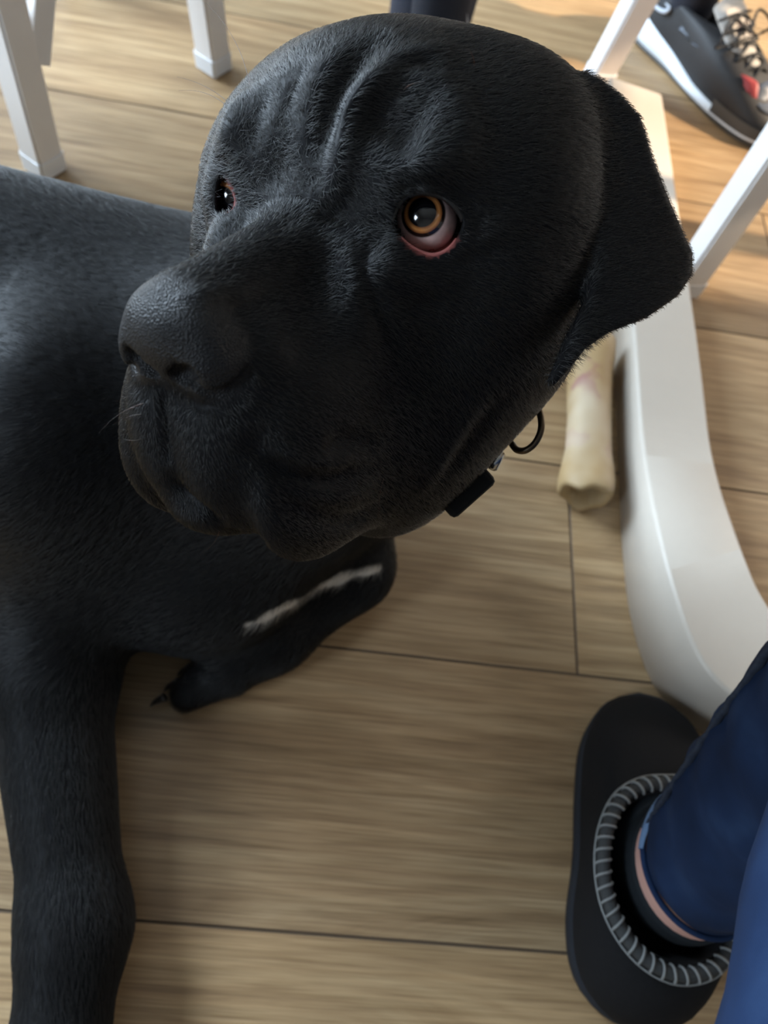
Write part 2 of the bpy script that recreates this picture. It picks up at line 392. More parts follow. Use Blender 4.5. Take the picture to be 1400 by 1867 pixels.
def build_field(lids=True, holes=True):
    f = Field()
    # --- skull
    f.ell('h', (-78, 0, 10), (86, 84, 66), 5)
    f.ell('h', (-34, 0, 18), (50, 50, 44), 26)
    f.ell('h', (-64, 54, 4), (50, 38, 46), 25, True)          # temple
    f.ell('h', (-90, 44, 33), (42, 37, 34), 22, True)
    f.ell('h', (-8, 33, 18), (24, 24, 18), 16, True)          # brow
    f.ell('h', (-62, 58, -38), (58, 40, 60), 28, True)        # cheek muscle
    f.ell('h', (-38, 36, -84), (58, 35, 44), 28, True)        # jaw angle
    f.ell('h', (-2, 33, -30), (38, 18, 30), 18, True)         # under the eye
    # --- muzzle
    f.rbox('h', (44, 0, -55), (53, 34, 30), 24, 18)
    f.cap('h', (5, 0, -10), (86, 0, -26), 17, 13, 16)          # bridge
    f.ell('h', (34, 33, -90), (56, 19, 49), 16, True)         # flews
    f.ell('h', (80, 12, -80), (19, 15, 30), 12, True)
    f.ell('h', (78, 0, -80), (17, 14, 26), 10)
    f.ell('h', (51, 0, -109), (42, 27, 18), 9)                # chin
    f.ell('h', (-20, 0, -85), (62, 46, 40), 26)               # throat
    f.ell('h', (95, 0, -34), (14, 21, 17), 7)                 # nose pad
    f.ell('h', (91, 14, -43), (14, 11, 12), 6, True)
    # --- ears
    ec = w2h(at(1150, 370, .36)[None])[0]
    f.raw('h', ec, 85, fn_ear, 9)
    eo = np.array([-42, -14, 12], np.float32)                  # far ear, drawn back
    f.raw('h', ec*np.array([1, -1, 1])+eo*np.array([1, -1, 1]), 85, lambda q: fn_ear(q*np.array([1, -1, 1], np.float32)-eo), 9)
    # --- neck and body (world, metres)
    n0 = h2w((-80, 0, -35))
    f.cap('w', n0, (-.01, .37, .20), .088, .105, .04)
    f.ell('w', at(700, 835, .42), (.034, .038, .05), .05)         # dewlap
    f.ell('w', (-.06, .35, .155), (.13, .12, .14), .06)         # chest
    f.ell('w', (-.09, .26, .09), (.09, .08, .08), .05)          # brisket
    f.cap('w', (-.10, .40, .175), (-.85, .50, .15), .12, .135, .06)
    f.ell('w', (-.19, .30, .18), (.085, .095, .12), .05)        # right shoulder
    f.cap('w', (-.19, .27, .12), (-.195, .17, .062), .066, .050, .04)
    f.cap('w', (-.198, .165, .056), (-.133, -.02, .042), .048, .034, .03)
    f.cap('w', (-.133, -.02, .042), (-.124, -.13, .034), .034, .034, .03)
    for i in range(4):
        x = -.157+.022*i; f.cap('w', (x*.75-.030, -.13, .03), (x, -.185-.012*(i in (1, 2)), .018), .02, .0165, .012)
    # folded left foreleg
    f.cap('w', (.01, .37, .11), (.041, .295, .052), .055, .042, .04)
    f.cap('w', (.041, .293, .048), (-.02, .225, .036), .042, .034, .02)
    f.cap('w', (-.02, .225, .036), (-.052, .200, .030), .034, .032, .02)
    for i in range(4):
        a = np.array([-.045+.009*i-.006, .182+.015*i, .028]); f.cap('w', a, a+np.array([-.036, -.018, -.010]), .0165, .0145, .008)
    f.ell('w', (-.74, .47, .14), (.14, .13, .13), .05)         # haunch
    # --- eyes
    f.ell('h', EYE_C, (16.2,)*3, 9); f.ell('h', EYE_C2, (15.6,)*3, 9)
    if lids:
        f.raw('h', EYE_C, 34, lid_fn(LID, EYE_D+.002), 1.6, False, 'd')
        f.raw('h', EYE_C2, 34, lid_fn(LID2, proj(h2w(EYE_C2))[2]+.006), 1.2, False, 'd')
    f.ell('h', EYE_C, (EYE_R-.4,)*3, 1.0); f.ell('h', EYE_C2, (EYE_R-.4,)*3, 1.0)
    return f
BASE = build_field(lids=False)
def on_dog(px):
    px = np.asarray(px, float); P, ok = trace(BASE, px[:, 0], px[:, 1]); return P
FIELD = build_field()
# nostril: a round hole running out into a curved slit (near side, mirrored to the far side)
NOS = smooth_path([(322, 690), (334, 684), (346, 694), (356, 710), (378, 721), (405, 720), (432, 706), (450, 684), (457, 664)], 18)
NP_ = w2h(on_dog(NOS)); NP_[:3] -= np.array([2.0, 0, 0])
NRAD = np.interp(np.arange(18), [0, 2, 4, 6, 15, 17], [4.4, 4.9, 3.8, 2.8, 2.4, 1.0])
FIELD.line('h', NP_, NRAD, .8, False, 'd'); FIELD.line('h', NP_*np.array([1, -1, 1]), NRAD, .8, False, 'd')
import time as _t; _t0 = _t.time()
DV, DF = surface_nets(FIELD, (-.62, -.26, 0.002), (.26, .66, .60), .0019)
for _ in range(2):
    g = grad(FIELD, DV); d = FIELD(DV); DV = DV-np.clip(d/((g*g).sum(1)+1e-6), -.0015, .0015)[:, None]*g
# --- skin folds: soft ridges and grooves along lines of the face (amplitude mm, width mm)
STROKES = [
 ([(830, 85), (760, 100), (700, 135), (655, 180), (630, 235), (622, 290), (612, 340), (575, 378), (520, 415)], 4.4, 5.5),
 ([(650, 185), (690, 212), (740, 235), (775, 250)], -5.6, 12),
 ([(735, 335), (790, 300), (832, 265), (835, 215), (805, 165), (745, 140)], 3.0, 9),
 ([(716, 372), (742, 338), (800, 336), (850, 372), (885, 415)], -2.4, 4),
 ([(705, 65), (645, 115), (605, 175), (588, 240), (572, 300)], -5.5, 6),
 ([(600, 130), (545, 205), (510, 275), (478, 350)], -3.4, 11),
 ([(650, 395), (600, 388), (540, 398), (480, 430)], -2.0, 5),
 ([(712, 415), (680, 440), (662, 480), (690, 560), (712, 640), (752, 740)], -3.4, 5),
 ([(705, 468), (735, 500), (790, 514), (850, 494)], 1.6, 6),
 ([(690, 500), (740, 545), (810, 560)], -1.8, 5),
 ([(445, 790), (510, 855), (600, 878), (690, 850)], -4.6, 5),
 ([(470, 845), (540, 925), (640, 950), (720, 915)], -3.4, 6),
 ([(590, 815), (640, 800), (690, 815)], -3.4, 4.5),
 ([(470, 815), (560, 845), (640, 850)], 2.2, 4),
 ([(284, 684), (297, 740), (303, 800), (307, 852)], -2.6, 2.2),
 ([(307, 850), (330, 890), (380, 937), (440, 972), (490, 990)], -2.8, 3.0),
 ([(300, 720), (345, 738), (400, 735), (445, 712), (475, 660)], -1.6, 3.0),
 ([(890, 700), (820, 810), (760, 905)], 1.6, 4), ([(930, 700), (860, 800), (800, 880)], -1.6, 5),
 ([(880, 405), (950, 470), (970, 600)], 1.5, 10),
 ([(650, 62), (598, 110), (562, 170), (545, 240), (535, 300)], 1.8, 6),
 ([(800, 118), (745, 116), (690, 148)], -2.6, 4),
 ([(500, 150), (465, 215), (455, 290)], -3.2, 7), ([(450, 165), (420, 230), (408, 290)], 2.6, 6),
 ([(320, 545), (390, 535), (470, 520)], 1.8, 4.5), ([(380, 562), (450, 552), (520, 530)], -1.6, 5),
 ([(585, 415), (625, 465), (650, 535)], 2.2, 5),
 ([(560, 120), (520, 180), (500, 240)], -1.8, 4),
]
DN = grad(FIELD, DV); DN /= np.linalg.norm(DN, axis=1)[:, None]+1e-9
disp = np.zeros(len(DV))
for px, amp, wid in STROKES:
    pl = smooth_path(on_dog(px), 4*len(px)); wid /= 1000
    m = np.flatnonzero(((DV > pl.min(0)-3*wid) & (DV < pl.max(0)+3*wid)).all(1)); q = DV[m]; d2 = np.full(len(m), 1e9); tt = np.zeros(len(m))
    for i in range(len(pl)-1):
        e = pl[i+1]-pl[i]; t = np.clip(((q-pl[i]) @ e)/(e @ e+1e-12), 0, 1); w = q-pl[i]-t[:, None]*e; dd = (w*w).sum(1)
        k = dd < d2; d2[k] = dd[k]; tt[k] = (i+t[k])/(len(pl)-1)
    disp[m] += amp/1000*np.exp(-d2/(wid*wid))*np.clip(np.minimum(tt, 1-tt)*3.2, 0, 1)**.8
_ec = h2w(EYE_C); _k = np.clip((np.linalg.norm(DV-_ec, axis=1)-.0165)/.004, 0, 1)
DV = DV+DN*(disp*_k)[:, None]
print('dog', len(DV), len(DF), _t.time()-_t0)
dog = empty('dog', (-.2, .4, 0)); DOGL = np.array(dog.location)
tag(dog, 'large black short-haired dog lying on the wooden floor looking up', 'dog')
DN = np.zeros_like(DV)                                        # vertex normals
_a, _b, _c, _d = (DV[DF[:, i]] for i in range(4)); _fn = np.cross(_c-_a, _d-_b); 
for i in range(4): np.add.at(DN, DF[:, i], _fn)
if (DN*grad(FIELD, DV)).sum() < 0: DF = DF[:, ::-1].copy(); DN = -DN; _fn = -_fn
DN /= np.linalg.norm(DN, axis=1)[:, None]+1e-12
DU, DVv, DDEP = proj(DV); DH = w2h(DV)
def smst(x, a, b): t = np.clip((x-a)/(b-a), 0, 1); return t*t*(3-2*t)
_nf = Field(); _nf.ell('h', (95, 0, -34), (14, 21, 17), 7); _nf.ell('h', (91, 14, -43), (14, 11, 12), 6, True)
NOSE = np.clip(1-(_nf(DV)-.0005)/.003, 0, 1)*smst(DH[:, 0], 78, 86)
_l1 = poly_sdf(DU, DVv, LID); _nearE = np.linalg.norm(DV-h2w(EYE_C), axis=1) < .024; _nearE2 = np.linalg.norm(DV-h2w(EYE_C2), axis=1) < .024
_l2 = poly_sdf(DU, DVv, LID2)
EYEM = np.where(_nearE, smst(-_l1, -7, -2), 0)+np.where(_nearE2, smst(-_l2, -7, -2), 0)
PINK = np.where(_nearE, smst(-_l1, -4, 0)*smst(DVv, 425, 452), 0)+np.where(_nearE2, smst(-_l2, -5, 0)*smst(DU, 408, 420)*.7, 0)
# white chest blaze
_wp = on_dog([(455, 1138), (480, 1128), (520, 1105), (560, 1085), (600, 1062), (640, 1046), (690, 1036)])
_wd = np.full(len(DV), 1e9)
for i in range(len(_wp)-1):
    e = _wp[i+1]-_wp[i]; t = np.clip(((DV-_wp[i]) @ e)/(e @ e+1e-12), 0, 1); _wd = np.minimum(_wd, np.linalg.norm(DV-_wp[i]-t[:, None]*e, axis=1))
WHITE = smst(-_wd-.0016*np.sin(DU/17.0)-.0012*np.sin(DU/7.3+1), -.0068, -.0030)
def dog_mat():
    m = mat('dog_coat', (.012, .012, .013), .55, Specular_IOR_Level=.45); t, N, L, b = nt(m)
    def att(n): a = node(m, 'ShaderNodeAttribute', attribute_name=n); return a.outputs['Fac']
    c = mixrgb(m, att('white'), (.010, .010, .011), (.62, .58, .52)); c = mixrgb(m, att('nose'), c, (.011, .011, .012)); c = mixrgb(m, att('pink'), c, (.36, .11, .10))
    L.new(c, b.inputs['Base Color'])
    r = node(m, 'ShaderNodeMapRange'); L.new(att('pink'), r.inputs[0]); r.inputs[3].default_value = .46; r.inputs[4].default_value = .18; L.new(r.outputs[0], b.inputs['Roughness'])
    r2 = node(m, 'ShaderNodeMapRange'); L.new(att('nose'), r2.inputs[0]); r2.inputs[3].default_value = .06; r2.inputs[4].default_value = .25; L.new(r2.outputs[0], b.inputs['Specular IOR Level'])
    tc = node(m, 'ShaderNodeTexCoord'); v = node(m, 'ShaderNodeTexVoronoi', Scale=1250.0); L.new(tc.outputs['Object'], v.inputs['Vector'])
    mu = node(m, 'ShaderNodeMath', operation='MULTIPLY'); L.new(v.outputs['Distance'], mu.inputs[0]); L.new(att('nose'), mu.inputs[1])
    bump(m, mu.outputs[0], .6, .0007)
    return m
M_dog = dog_mat()
me = bpy.data.meshes.new('body'); me.vertices.add(len(DV)); me.vertices.foreach_set('co', (DV-DOGL).ravel())
me.loops.add(4*len(DF)); me.loops.foreach_set('vertex_index', DF.ravel().astype(np.int32)); me.polygons.add(len(DF))
me.polygons.foreach_set('loop_start', np.arange(len(DF), dtype=np.int32)*4); me.polygons.foreach_set('use_smooth', np.ones(len(DF), bool)); me.update(); me.validate()
for n_, a_ in (('nose', NOSE), ('pink', PINK), ('white', WHITE)):
    at_ = me.attributes.new(n_, 'FLOAT', 'POINT'); at_.data.foreach_set('value', a_.astype(np.float32))
me.materials.append(M_dog)
body = bpy.data.objects.new('body', me); COL.objects.link(body); body.parent = dog

# --- eyelid rims
def lid_rim(name, poly, cen, rad, m, grow):
    c = np.mean(LID, 0); q = c+(np.asarray(poly)-c)*grow
    P, ok = trace(FIELD, q[:, 0], q[:, 1]); d = (CAM-P); d /= np.linalg.norm(d, axis=1)[:, None]
    dep = np.clip(proj(P)[2], EYE_D-.0165, EYE_D-.004); dep = np.convolve(np.r_[dep[:1], dep[:1], dep, dep[-1:], dep[-1:]], np.ones(5)/5, 'valid')
    P = np.array([at(u, v, e) for (u, v), e in zip(q, dep)]); k = len(P)
    V, Fc = tube(P, rad*np.sin(np.linspace(.35, np.pi-.35, k))**.5, 8); return link_mesh(name, V-DOGL, Fc, m, dog)
M_rim = mat('eyelid_rim', (.42, .13, .12), .2); M_rimb = mat('dark_eyelid_rim', (.010, .009, .009), .35)
_lo = [p for p in LID if p[1] > 404]; _lo = sorted(_lo, key=lambda p: -math.atan2(p[1]-404, p[0]-778)); _hi = sorted([p for p in LID if p[1] <= 408], key=lambda p: p[0])
lid_rim('lower_eyelid_rim', [p for p in _lo if p[1] > 432], None, .0009, M_rim, 1.0); lid_rim('upper_eyelid_rim', _hi, None, .0013, M_rimb, 1.0)
# --- eyes
def eye_mat():
    m = mat('dog_eye', (.1, .05, .03), .12, Coat_Weight=1.0, Coat_Roughness=.02, Coat_IOR=1.4); t, N, L, b = nt(m)
    tc = node(m, 'ShaderNodeTexCoord'); sx = node(m, 'ShaderNodeSeparateXYZ'); nv = node(m, 'ShaderNodeVectorMath', operation='NORMALIZE')
    L.new(tc.outputs['Object'], nv.inputs[0]); L.new(nv.outputs[0], sx.inputs[0])
    ac = node(m, 'ShaderNodeMath', operation='ARCCOSINE'); L.new(sx.outputs[2], ac.inputs[0])
    dg = node(m, 'ShaderNodeMath', operation='MULTIPLY'); L.new(ac.outputs[0], dg.inputs[0]); dg.inputs[1].default_value = 1/math.pi*2/1.1
    col = ramp(m, dg.outputs[0], [(.0, (.002, .002, .003)), (.25, (.003, .003, .004)), (.275, (.34, .13, .04)), (.315, (.66, .28, .085)), (.36, (.40, .14, .045)), (.385, (.012, .007, .006)), (.44, (.02, .012, .010)), (.475, (.80, .58, .55)), (1, (.98, .68, .66))])
    nz = node(m, 'ShaderNodeTexNoise', Scale=260.0, Detail=3.0); L.new(tc.outputs['Object'], nz.inputs['Vector'])
    col = mixrgb(m, .35, col, ramp(m, nz.outputs[0], [(.35, (.5, .5, .5)), (.65, (1, 1, 1))]), 'MULTIPLY')
    L.new(col, b.inputs['Base Color']); return m
M_eye = eye_mat()
def eyeball(cen, look):
    n, k = 48, 32; V, Fc = [], []
    r0 = EYE_R/1000*HS
    for i in range(k+1):
        th = math.pi*i/k; r = r0*(1+.055*math.exp(-(th/.55)**4))
        for j in range(n): V.append((r*math.sin(th)*math.cos(2*math.pi*j/n), r*math.sin(th)*math.sin(2*math.pi*j/n), r*math.cos(th)))
    for i in range(k):
        for j in range(n): Fc.append((i*n+j, (i+1)*n+j, (i+1)*n+(j+1) % n, i*n+(j+1) % n))
    o = link_mesh('eyeball', V, Fc, M_eye, dog); o.location = Vector(cen-DOGL)
    o.rotation_euler = Vector(look).to_track_quat('Z', 'Y').to_euler(); return o
_c1 = h2w(EYE_C); _c2 = h2w(EYE_C2)
eyeball(_c1, at(769, 386, EYE_D-.0125)-_c1)
_d2 = proj(_c2)[2]; eyeball(_c2, at(412, 364, _d2-.008)-_c2)
# ------------------------------------------------------------------ the dog's coat
def hair_mat(name, melanin, rough, white=False, ior=1.45):
    m = bpy.data.materials.new(name); m.use_nodes = True; t = m.node_tree; t.nodes.clear()
    o = t.nodes.new('ShaderNodeOutputMaterial'); h = t.nodes.new('ShaderNodeBsdfHairPrincipled')
    h.parametrization = 'COLOR' if white else 'MELANIN'
    if white: h.inputs['Color'].default_value = (.75, .72, .66, 1)
    else: h.inputs['Melanin'].default_value = melanin; h.inputs['Melanin Redness'].default_value = .2
    h.inputs['Roughness'].default_value = rough; h.inputs['Radial Roughness'].default_value = .45; h.inputs['IOR'].default_value = ior
    t.links.new(h.outputs[0], o.inputs['Surface']); return m
M_fur = hair_mat('black_fur', 1.0, .28, ior=1.60); M_bfur = hair_mat('black_body_fur', 1.0, .34, ior=1.50); M_wfur = hair_mat('white_fur', 0, .4, True)
_tri = np.concatenate([DF[:, [0, 1, 2]], DF[:, [0, 2, 3]]])
_A = DV[_tri[:, 0]]; _B = DV[_tri[:, 1]]; _C = DV[_tri[:, 2]]
_ar = .5*np.linalg.norm(np.cross(_B-_A, _C-_A), axis=1); _ct = (_A+_B+_C)/3
_hq = w2h(_ct); _hd = np.linalg.norm(_hq-np.array([-20, 0, -30]), axis=1); HEADW = smst(-_hd, -215, -165)
# surfaces that can be seen from about the camera's side
_vd = ((CAM-_ct)/np.linalg.norm(CAM-_ct, axis=1)[:, None]*DN[_tri[:, 0]]).sum(1)
_den = (.30+.70*HEADW)*smst(_vd, -.55, -.25)*(1-np.clip(NOSE+EYEM, 0, 1)[_tri[:, 0]])*(_ct[:, 2] > .006)
_nb = Field()
def scatter(N, seed, weight):
    r = np.random.default_rng(seed); w = _ar*weight; cs = np.cumsum(w); idx = np.searchsorted(cs, r.random(N)*cs[-1])
    a, b = r.random(N), r.random(N); f_ = a+b > 1; a[f_] = 1-a[f_]; b[f_] = 1-b[f_]
    t = _tri[idx]; w3 = np.stack([1-a-b, a, b], 1)
    P = (DV[t]*w3[:, :, None]).sum(1); Nn = (DN[t]*w3[:, :, None]).sum(1); Nn /= np.linalg.norm(Nn, axis=1)[:, None]+1e-12
    return P, Nn, HEADW[idx], WHITE[t[:, 0]], r
def flow(P, hw):
    """which way the coat lies"""
    H = w2h(P); T = np.zeros_like(P)
    fh = np.stack([-np.ones(len(P)), .35*np.sign(H[:, 1])*smst(np.abs(H[:, 1]), 5, 40), -.25-.75*smst(-H[:, 2], 10, 70)], 1)
    fh = fh @ HR.T
    leg = smst(-P[:, 1], -.20, -.12)[:, None]*smst(-P[:, 2], -.14, -.08)[:, None]
    fb = np.array([-.75, .12, -.65])*(1-leg)+np.array([.25, -.95, -.1])*leg
    return fh*hw[:, None]+fb*(1-hw[:, None])
def make_hair(name, P, Nn, T, ln, lift, curl, rad, material, r, npt=4, parent=None):
    n = len(P); T = T+r.normal(size=T.shape)*.16*np.linalg.norm(T, axis=1)[:, None]
    T -= (T*Nn).sum(1)[:, None]*Nn; T /= np.linalg.norm(T, axis=1)[:, None]+1e-9
    s = np.linspace(0, 1, npt)
    lift = lift[:, None, None] if np.ndim(lift) else lift
    X = P[:, None]+ln[:, None, None]*(T[:, None]*s[None, :, None]+Nn[:, None]*(lift*s-curl*s*s)[None, :, None] if np.ndim(lift) == 0 else 0)
    X = X-DOGL
    c = bpy.data.hair_curves.new(name); c.add_curves([npt]*n)
    c.attributes['position'].data.foreach_set('vector', X.astype(np.float32).ravel())
    ra = c.attributes.get('radius') or c.attributes.new('radius', 'FLOAT', 'POINT')
    ra.data.foreach_set('value', np.broadcast_to(np.asarray(rad)[None]*np.ones((n, 1)), (n, npt)).astype(np.float32).ravel())
    c.materials.append(material)
    o = bpy.data.objects.new(name, c); COL.objects.link(o); o.parent = parent or dog; o['kind'] = 'stuff'; return o
NFUR = 300000
P, Nn, hw, wh, r = scatter(NFUR, 3, _den)
H = w2h(P)
ln = (.0048+.0012*smst(-H[:, 0], 0, 60)-.0022*smst(H[:, 0], 5, 60))*hw+.0085*(1-hw); ln *= r.uniform(.7, 1.25, len(P))
_pu = proj(P); ln = ln*(1-.45*smst(_pu[0], 1060, 1120)*(hw > .2))
T = flow(P, hw)
wm = r.random(len(P)) < wh
RAD = np.array([.00007, .00007, .00005, .00001])
hm = ~wm & (hw > r.uniform(.3, .7, len(P))); bmk = ~wm & ~hm
make_hair('head_fur', P[hm], Nn[hm], T[hm], ln[hm], .38, .22, RAD, M_fur, r)
make_hair('body_fur', P[bmk], Nn[bmk], T[bmk], ln[bmk], .34, .22, RAD*1.15, M_bfur, r)
make_hair('white_fur', P[wm], Nn[wm], T[wm], ln[wm]*1.2, .45, .2, RAD*1.3, M_wfur, r)
# ------------------------------------------------------------------ dog's collar, claws, whiskers
M_black = mat('black_nylon', (.006, .006, .006), .7, Specular_IOR_Level=.2)
M_steel = mat('brushed_steel', (.55, .55, .53), .25, Metallic=1.0)
M_brass = mat('dark_bronze_metal', (.10, .075, .05), .3, Metallic=.9)
_A = at(992, 712, .392); _B = at(690, 1026, .402); _n0 = h2w((-80, 0, -35)); _cn = _n0+(np.array([-.01, .37, .20])-_n0)*.50
_pu = _A-_cn; _pu /= np.linalg.norm(_pu); _pn = np.cross(_pu, _B-_cn); _pn /= np.linalg.norm(_pn); _pv = np.cross(_pn, _pu)
_th = np.linspace(0, 2*np.pi, 72, endpoint=False); _dr = np.cos(_th)[:, None]*_pu+np.sin(_th)[:, None]*_pv; _rr = np.full(72, .05)
for _ in range(60): _rr = np.minimum(_rr+np.clip(-BASE(_cn+_dr*_rr[:, None]), -.002, .004), .125)
for _ in range(3): _rr = (_rr+np.roll(_rr, 1)+np.roll(_rr, -1))/3
ring_pts = _cn+_dr*(_rr+.003)[:, None]
def strap(path, width, thick, axis):
    P = np.asarray(path); k = len(P); T = np.roll(P, -1, 0)-np.roll(P, 1, 0); T /= np.linalg.norm(T, axis=1)[:, None]
    out = P-P.mean(0); out -= (out*T).sum(1)[:, None]*T; out /= np.linalg.norm(out, axis=1)[:, None]; up = np.cross(T, out)
    prof = [(-.5, -.5), (-.42, .5), (.42, .5), (.5, -.5)]
    R_ = np.stack([P+up*width*a+out*thick*b for a, b in prof], 1); V = R_.reshape(-1, 3); n = 4; Fc = []
    for i in range(k):
        for q in range(n): Fc.append((i*n+q, i*n+(q+1) % n, ((i+1) % k)*n+(q+1) % n, ((i+1) % k)*n+q))
    return V, Fc
V, Fc = strap(ring_pts, .030, .008, None)
collar = link_mesh('collar', V-DOGL, Fc, M_black, dog, False); tag(collar, 'black nylon dog collar with metal fittings')
def px_tube(name, pts, rad, m, parent, closed=False, n=10, k=None):
    P = smooth_path(np.array([at(*p) for p in pts]), k or 6*len(pts)); V, Fc = tube(P, rad, n, closed); o = link_mesh(name, V-DOGL, Fc, m, parent); return o
px_tube('d_ring', [(932, 808, .405), (942, 820, .402), (958, 821, .399), (975, 808, .397), (986, 784, .396), (985, 757, .397), (974, 729, .400), (960, 722, .404)], .0018, M_brass, collar, k=40)
V, Fc = tube(smooth_path(np.array([at(930, 792, .402), at(938, 775, .398), at(945, 755, .399)]), 8), .0034, 10); link_mesh('ring_keeper', V-DOGL, Fc, M_steel, collar)
V, Fc = tube(smooth_path(np.array([at(897, 852, .405), at(905, 838, .402), at(912, 826, .403)]), 8), .0030, 10); link_mesh('rivet', V-DOGL, Fc, M_steel, collar)
bm = bmesh.new(); box_bm(bm, (-.015, -.008, -.004), (.015, .008, .004), .003, 2)
bk = link_bm('side_release_buckle', bm, M_black, collar); _m = at(848, 892, .400); _d = at(892, 848, .400)-at(800, 930, .403)
_z = (CAM-_m); _x = Vector(_d).normalized(); _zz = Vector(_z).normalized(); _y = _zz.cross(_x).normalized(); _zz = _x.cross(_y)
MM = Matrix((( _x.x, _y.x, _zz.x, 0), (_x.y, _y.y, _zz.y, 0), (_x.z, _y.z, _zz.z, 0), (0, 0, 0, 1))); MM.translation = Vector(_m-DOGL); bk.matrix_local = MM
# claws of the folded paw
M_claw = mat('dog_claw', (.03, .027, .025), .3)
for i in range(4):
    a = np.array([-.045+.009*i-.014, .182+.015*i, .028])+np.array([-.036, -.018, -.010])
    P = smooth_path(np.array([a+(-.010, -.005, .002), a+(-.018, -.009, -.003), a+(-.023, -.011, -.013)]), 8)
    V, Fc = tube(P, np.linspace(.0042, .0008, 8), 8); link_mesh('claw', V-DOGL, Fc, M_claw, dog)
# whiskers and brow hairs: (pixel start, end, bend px, depth offset)
M_whisk = hair_mat('whisker', .9, .25)
def whiskers(name, specs, rad, k=10):
    X = []
    for (u0, v0), (u1, v1), bend, dd in specs:
        p0 = on_dog([(u0, v0)])[0]; d0 = proj(p0)[2]
        t = np.linspace(0, 1, k); nx, ny = -(v1-v0), (u1-u0); nn = math.hypot(nx, ny)+1e-6
        X.append(np.array([at(u0+(u1-u0)*q+nx/nn*bend*4*q*(1-q), v0+(v1-v0)*q+ny/nn*bend*4*q*(1-q), d0-.001+dd*q) for q in t]))
    n = len(X); c = bpy.data.hair_curves.new(name); c.add_curves([k]*n)
    c.attributes['position'].data.foreach_set('vector', (np.array(X)-DOGL).astype(np.float32).ravel())
    ra = c.attributes.get('radius') or c.attributes.new('radius', 'FLOAT', 'POINT')
    ra.data.foreach_set('value', (np.ones((n, 1))*np.linspace(rad, rad*.3, k)[None]).astype(np.float32).ravel())
    c.materials.append(M_whisk); o = bpy.data.objects.new(name, c); COL.objects.link(o); o.parent = dog; o['kind'] = 'stuff'; return o
whiskers('whiskers', [((262, 735), (180, 790), 8, .01), ((258, 755), (205, 775), 4, .01), ((258, 800), (225, 800), -3, .01), ((335, 930), (322, 955), 2, .01),
 ((400, 968), (365, 1010), -6, .01), ((425, 978), (370, 985), -5, .01), ((450, 980), (420, 1005), 4, .01), ((640, 905), (690, 935), -4, -.01), ((655, 880), (720, 900), 4, -.01), ((700, 870), (690, 945), 3, -.01),
 ((735, 850), (800, 885), -6, -.01), ((750, 880), (745, 830), 3, -.01), ((690, 855), (640, 920), 4, -.01),
 ((865, 120), (850, 85), 4, -.005), ((735, 165), (775, 150), -6, -.006), ((560, 600), (590, 590), 2, -.004)], .00011)
whiskers('brow_hairs', [((455, 155), (375, 5), 14, .02), ((430, 200), (322, 140), 10, .02), ((425, 205), (325, 165), 14, .02), ((415, 220), (405, 212), 2, .0)], .00013, 14)

# ------------------------------------------------------------------ white table with a curved floor beam
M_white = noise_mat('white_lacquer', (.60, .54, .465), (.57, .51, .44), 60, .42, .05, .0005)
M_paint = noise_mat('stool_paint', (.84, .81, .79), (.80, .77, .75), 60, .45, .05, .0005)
table = empty('dining_table', (.80, .65, 0)); TL = np.array(table.location)
tag(table, 'white table standing on a curved flat floor beam beside the bone', 'table')
left = smooth_path([(.356, 1.12), (.354, .80), (.350, .60), (.345, .46), (.342, .37), (.345, .295), (.360, .232), (.388, .196), (.44, .172), (.55, .158), (.75, .152), (.95, .152)], 70)
right = smooth_path([(.436, 1.10), (.434, .80), (.432, .60), (.427, .46), (.424, .39), (.426, .335), (.434, .300), (.450, .275), (.49, .254), (.58, .240), (.75, .232), (.95, .232)], 70)
rings = []
for (lx, ly), (rx, ry) in zip(left, right):
    h = .058+.034*float(smst(np.array(-ly), -.52, -.26)); b = .004
    l = np.array([lx, ly]); r_ = np.array([rx, ry]); w = (r_-l)/np.linalg.norm(r_-l)
    pts = [(l, 0), (l, h-b), (l+w*b*.35, h-b*.35), (l+w*b, h), (r_-w*b, h), (r_-w*b*.35, h-b*.35), (r_, h-b), (r_, 0)]
    rings.append([(*p, z) for p, z in pts])
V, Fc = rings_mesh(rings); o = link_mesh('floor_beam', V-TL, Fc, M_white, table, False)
for p in o.data.polygons: p.use_smooth = len(p.vertices) == 4 and abs(p.normal.z) < .99
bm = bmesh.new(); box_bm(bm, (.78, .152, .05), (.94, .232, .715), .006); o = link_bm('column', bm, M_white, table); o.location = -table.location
bm = bmesh.new(); box_bm(bm, (.30, -.02, .722), (1.32, 1.28, .75), .006); o = link_bm('tabletop', bm, M_white, table); o.location = -table.location

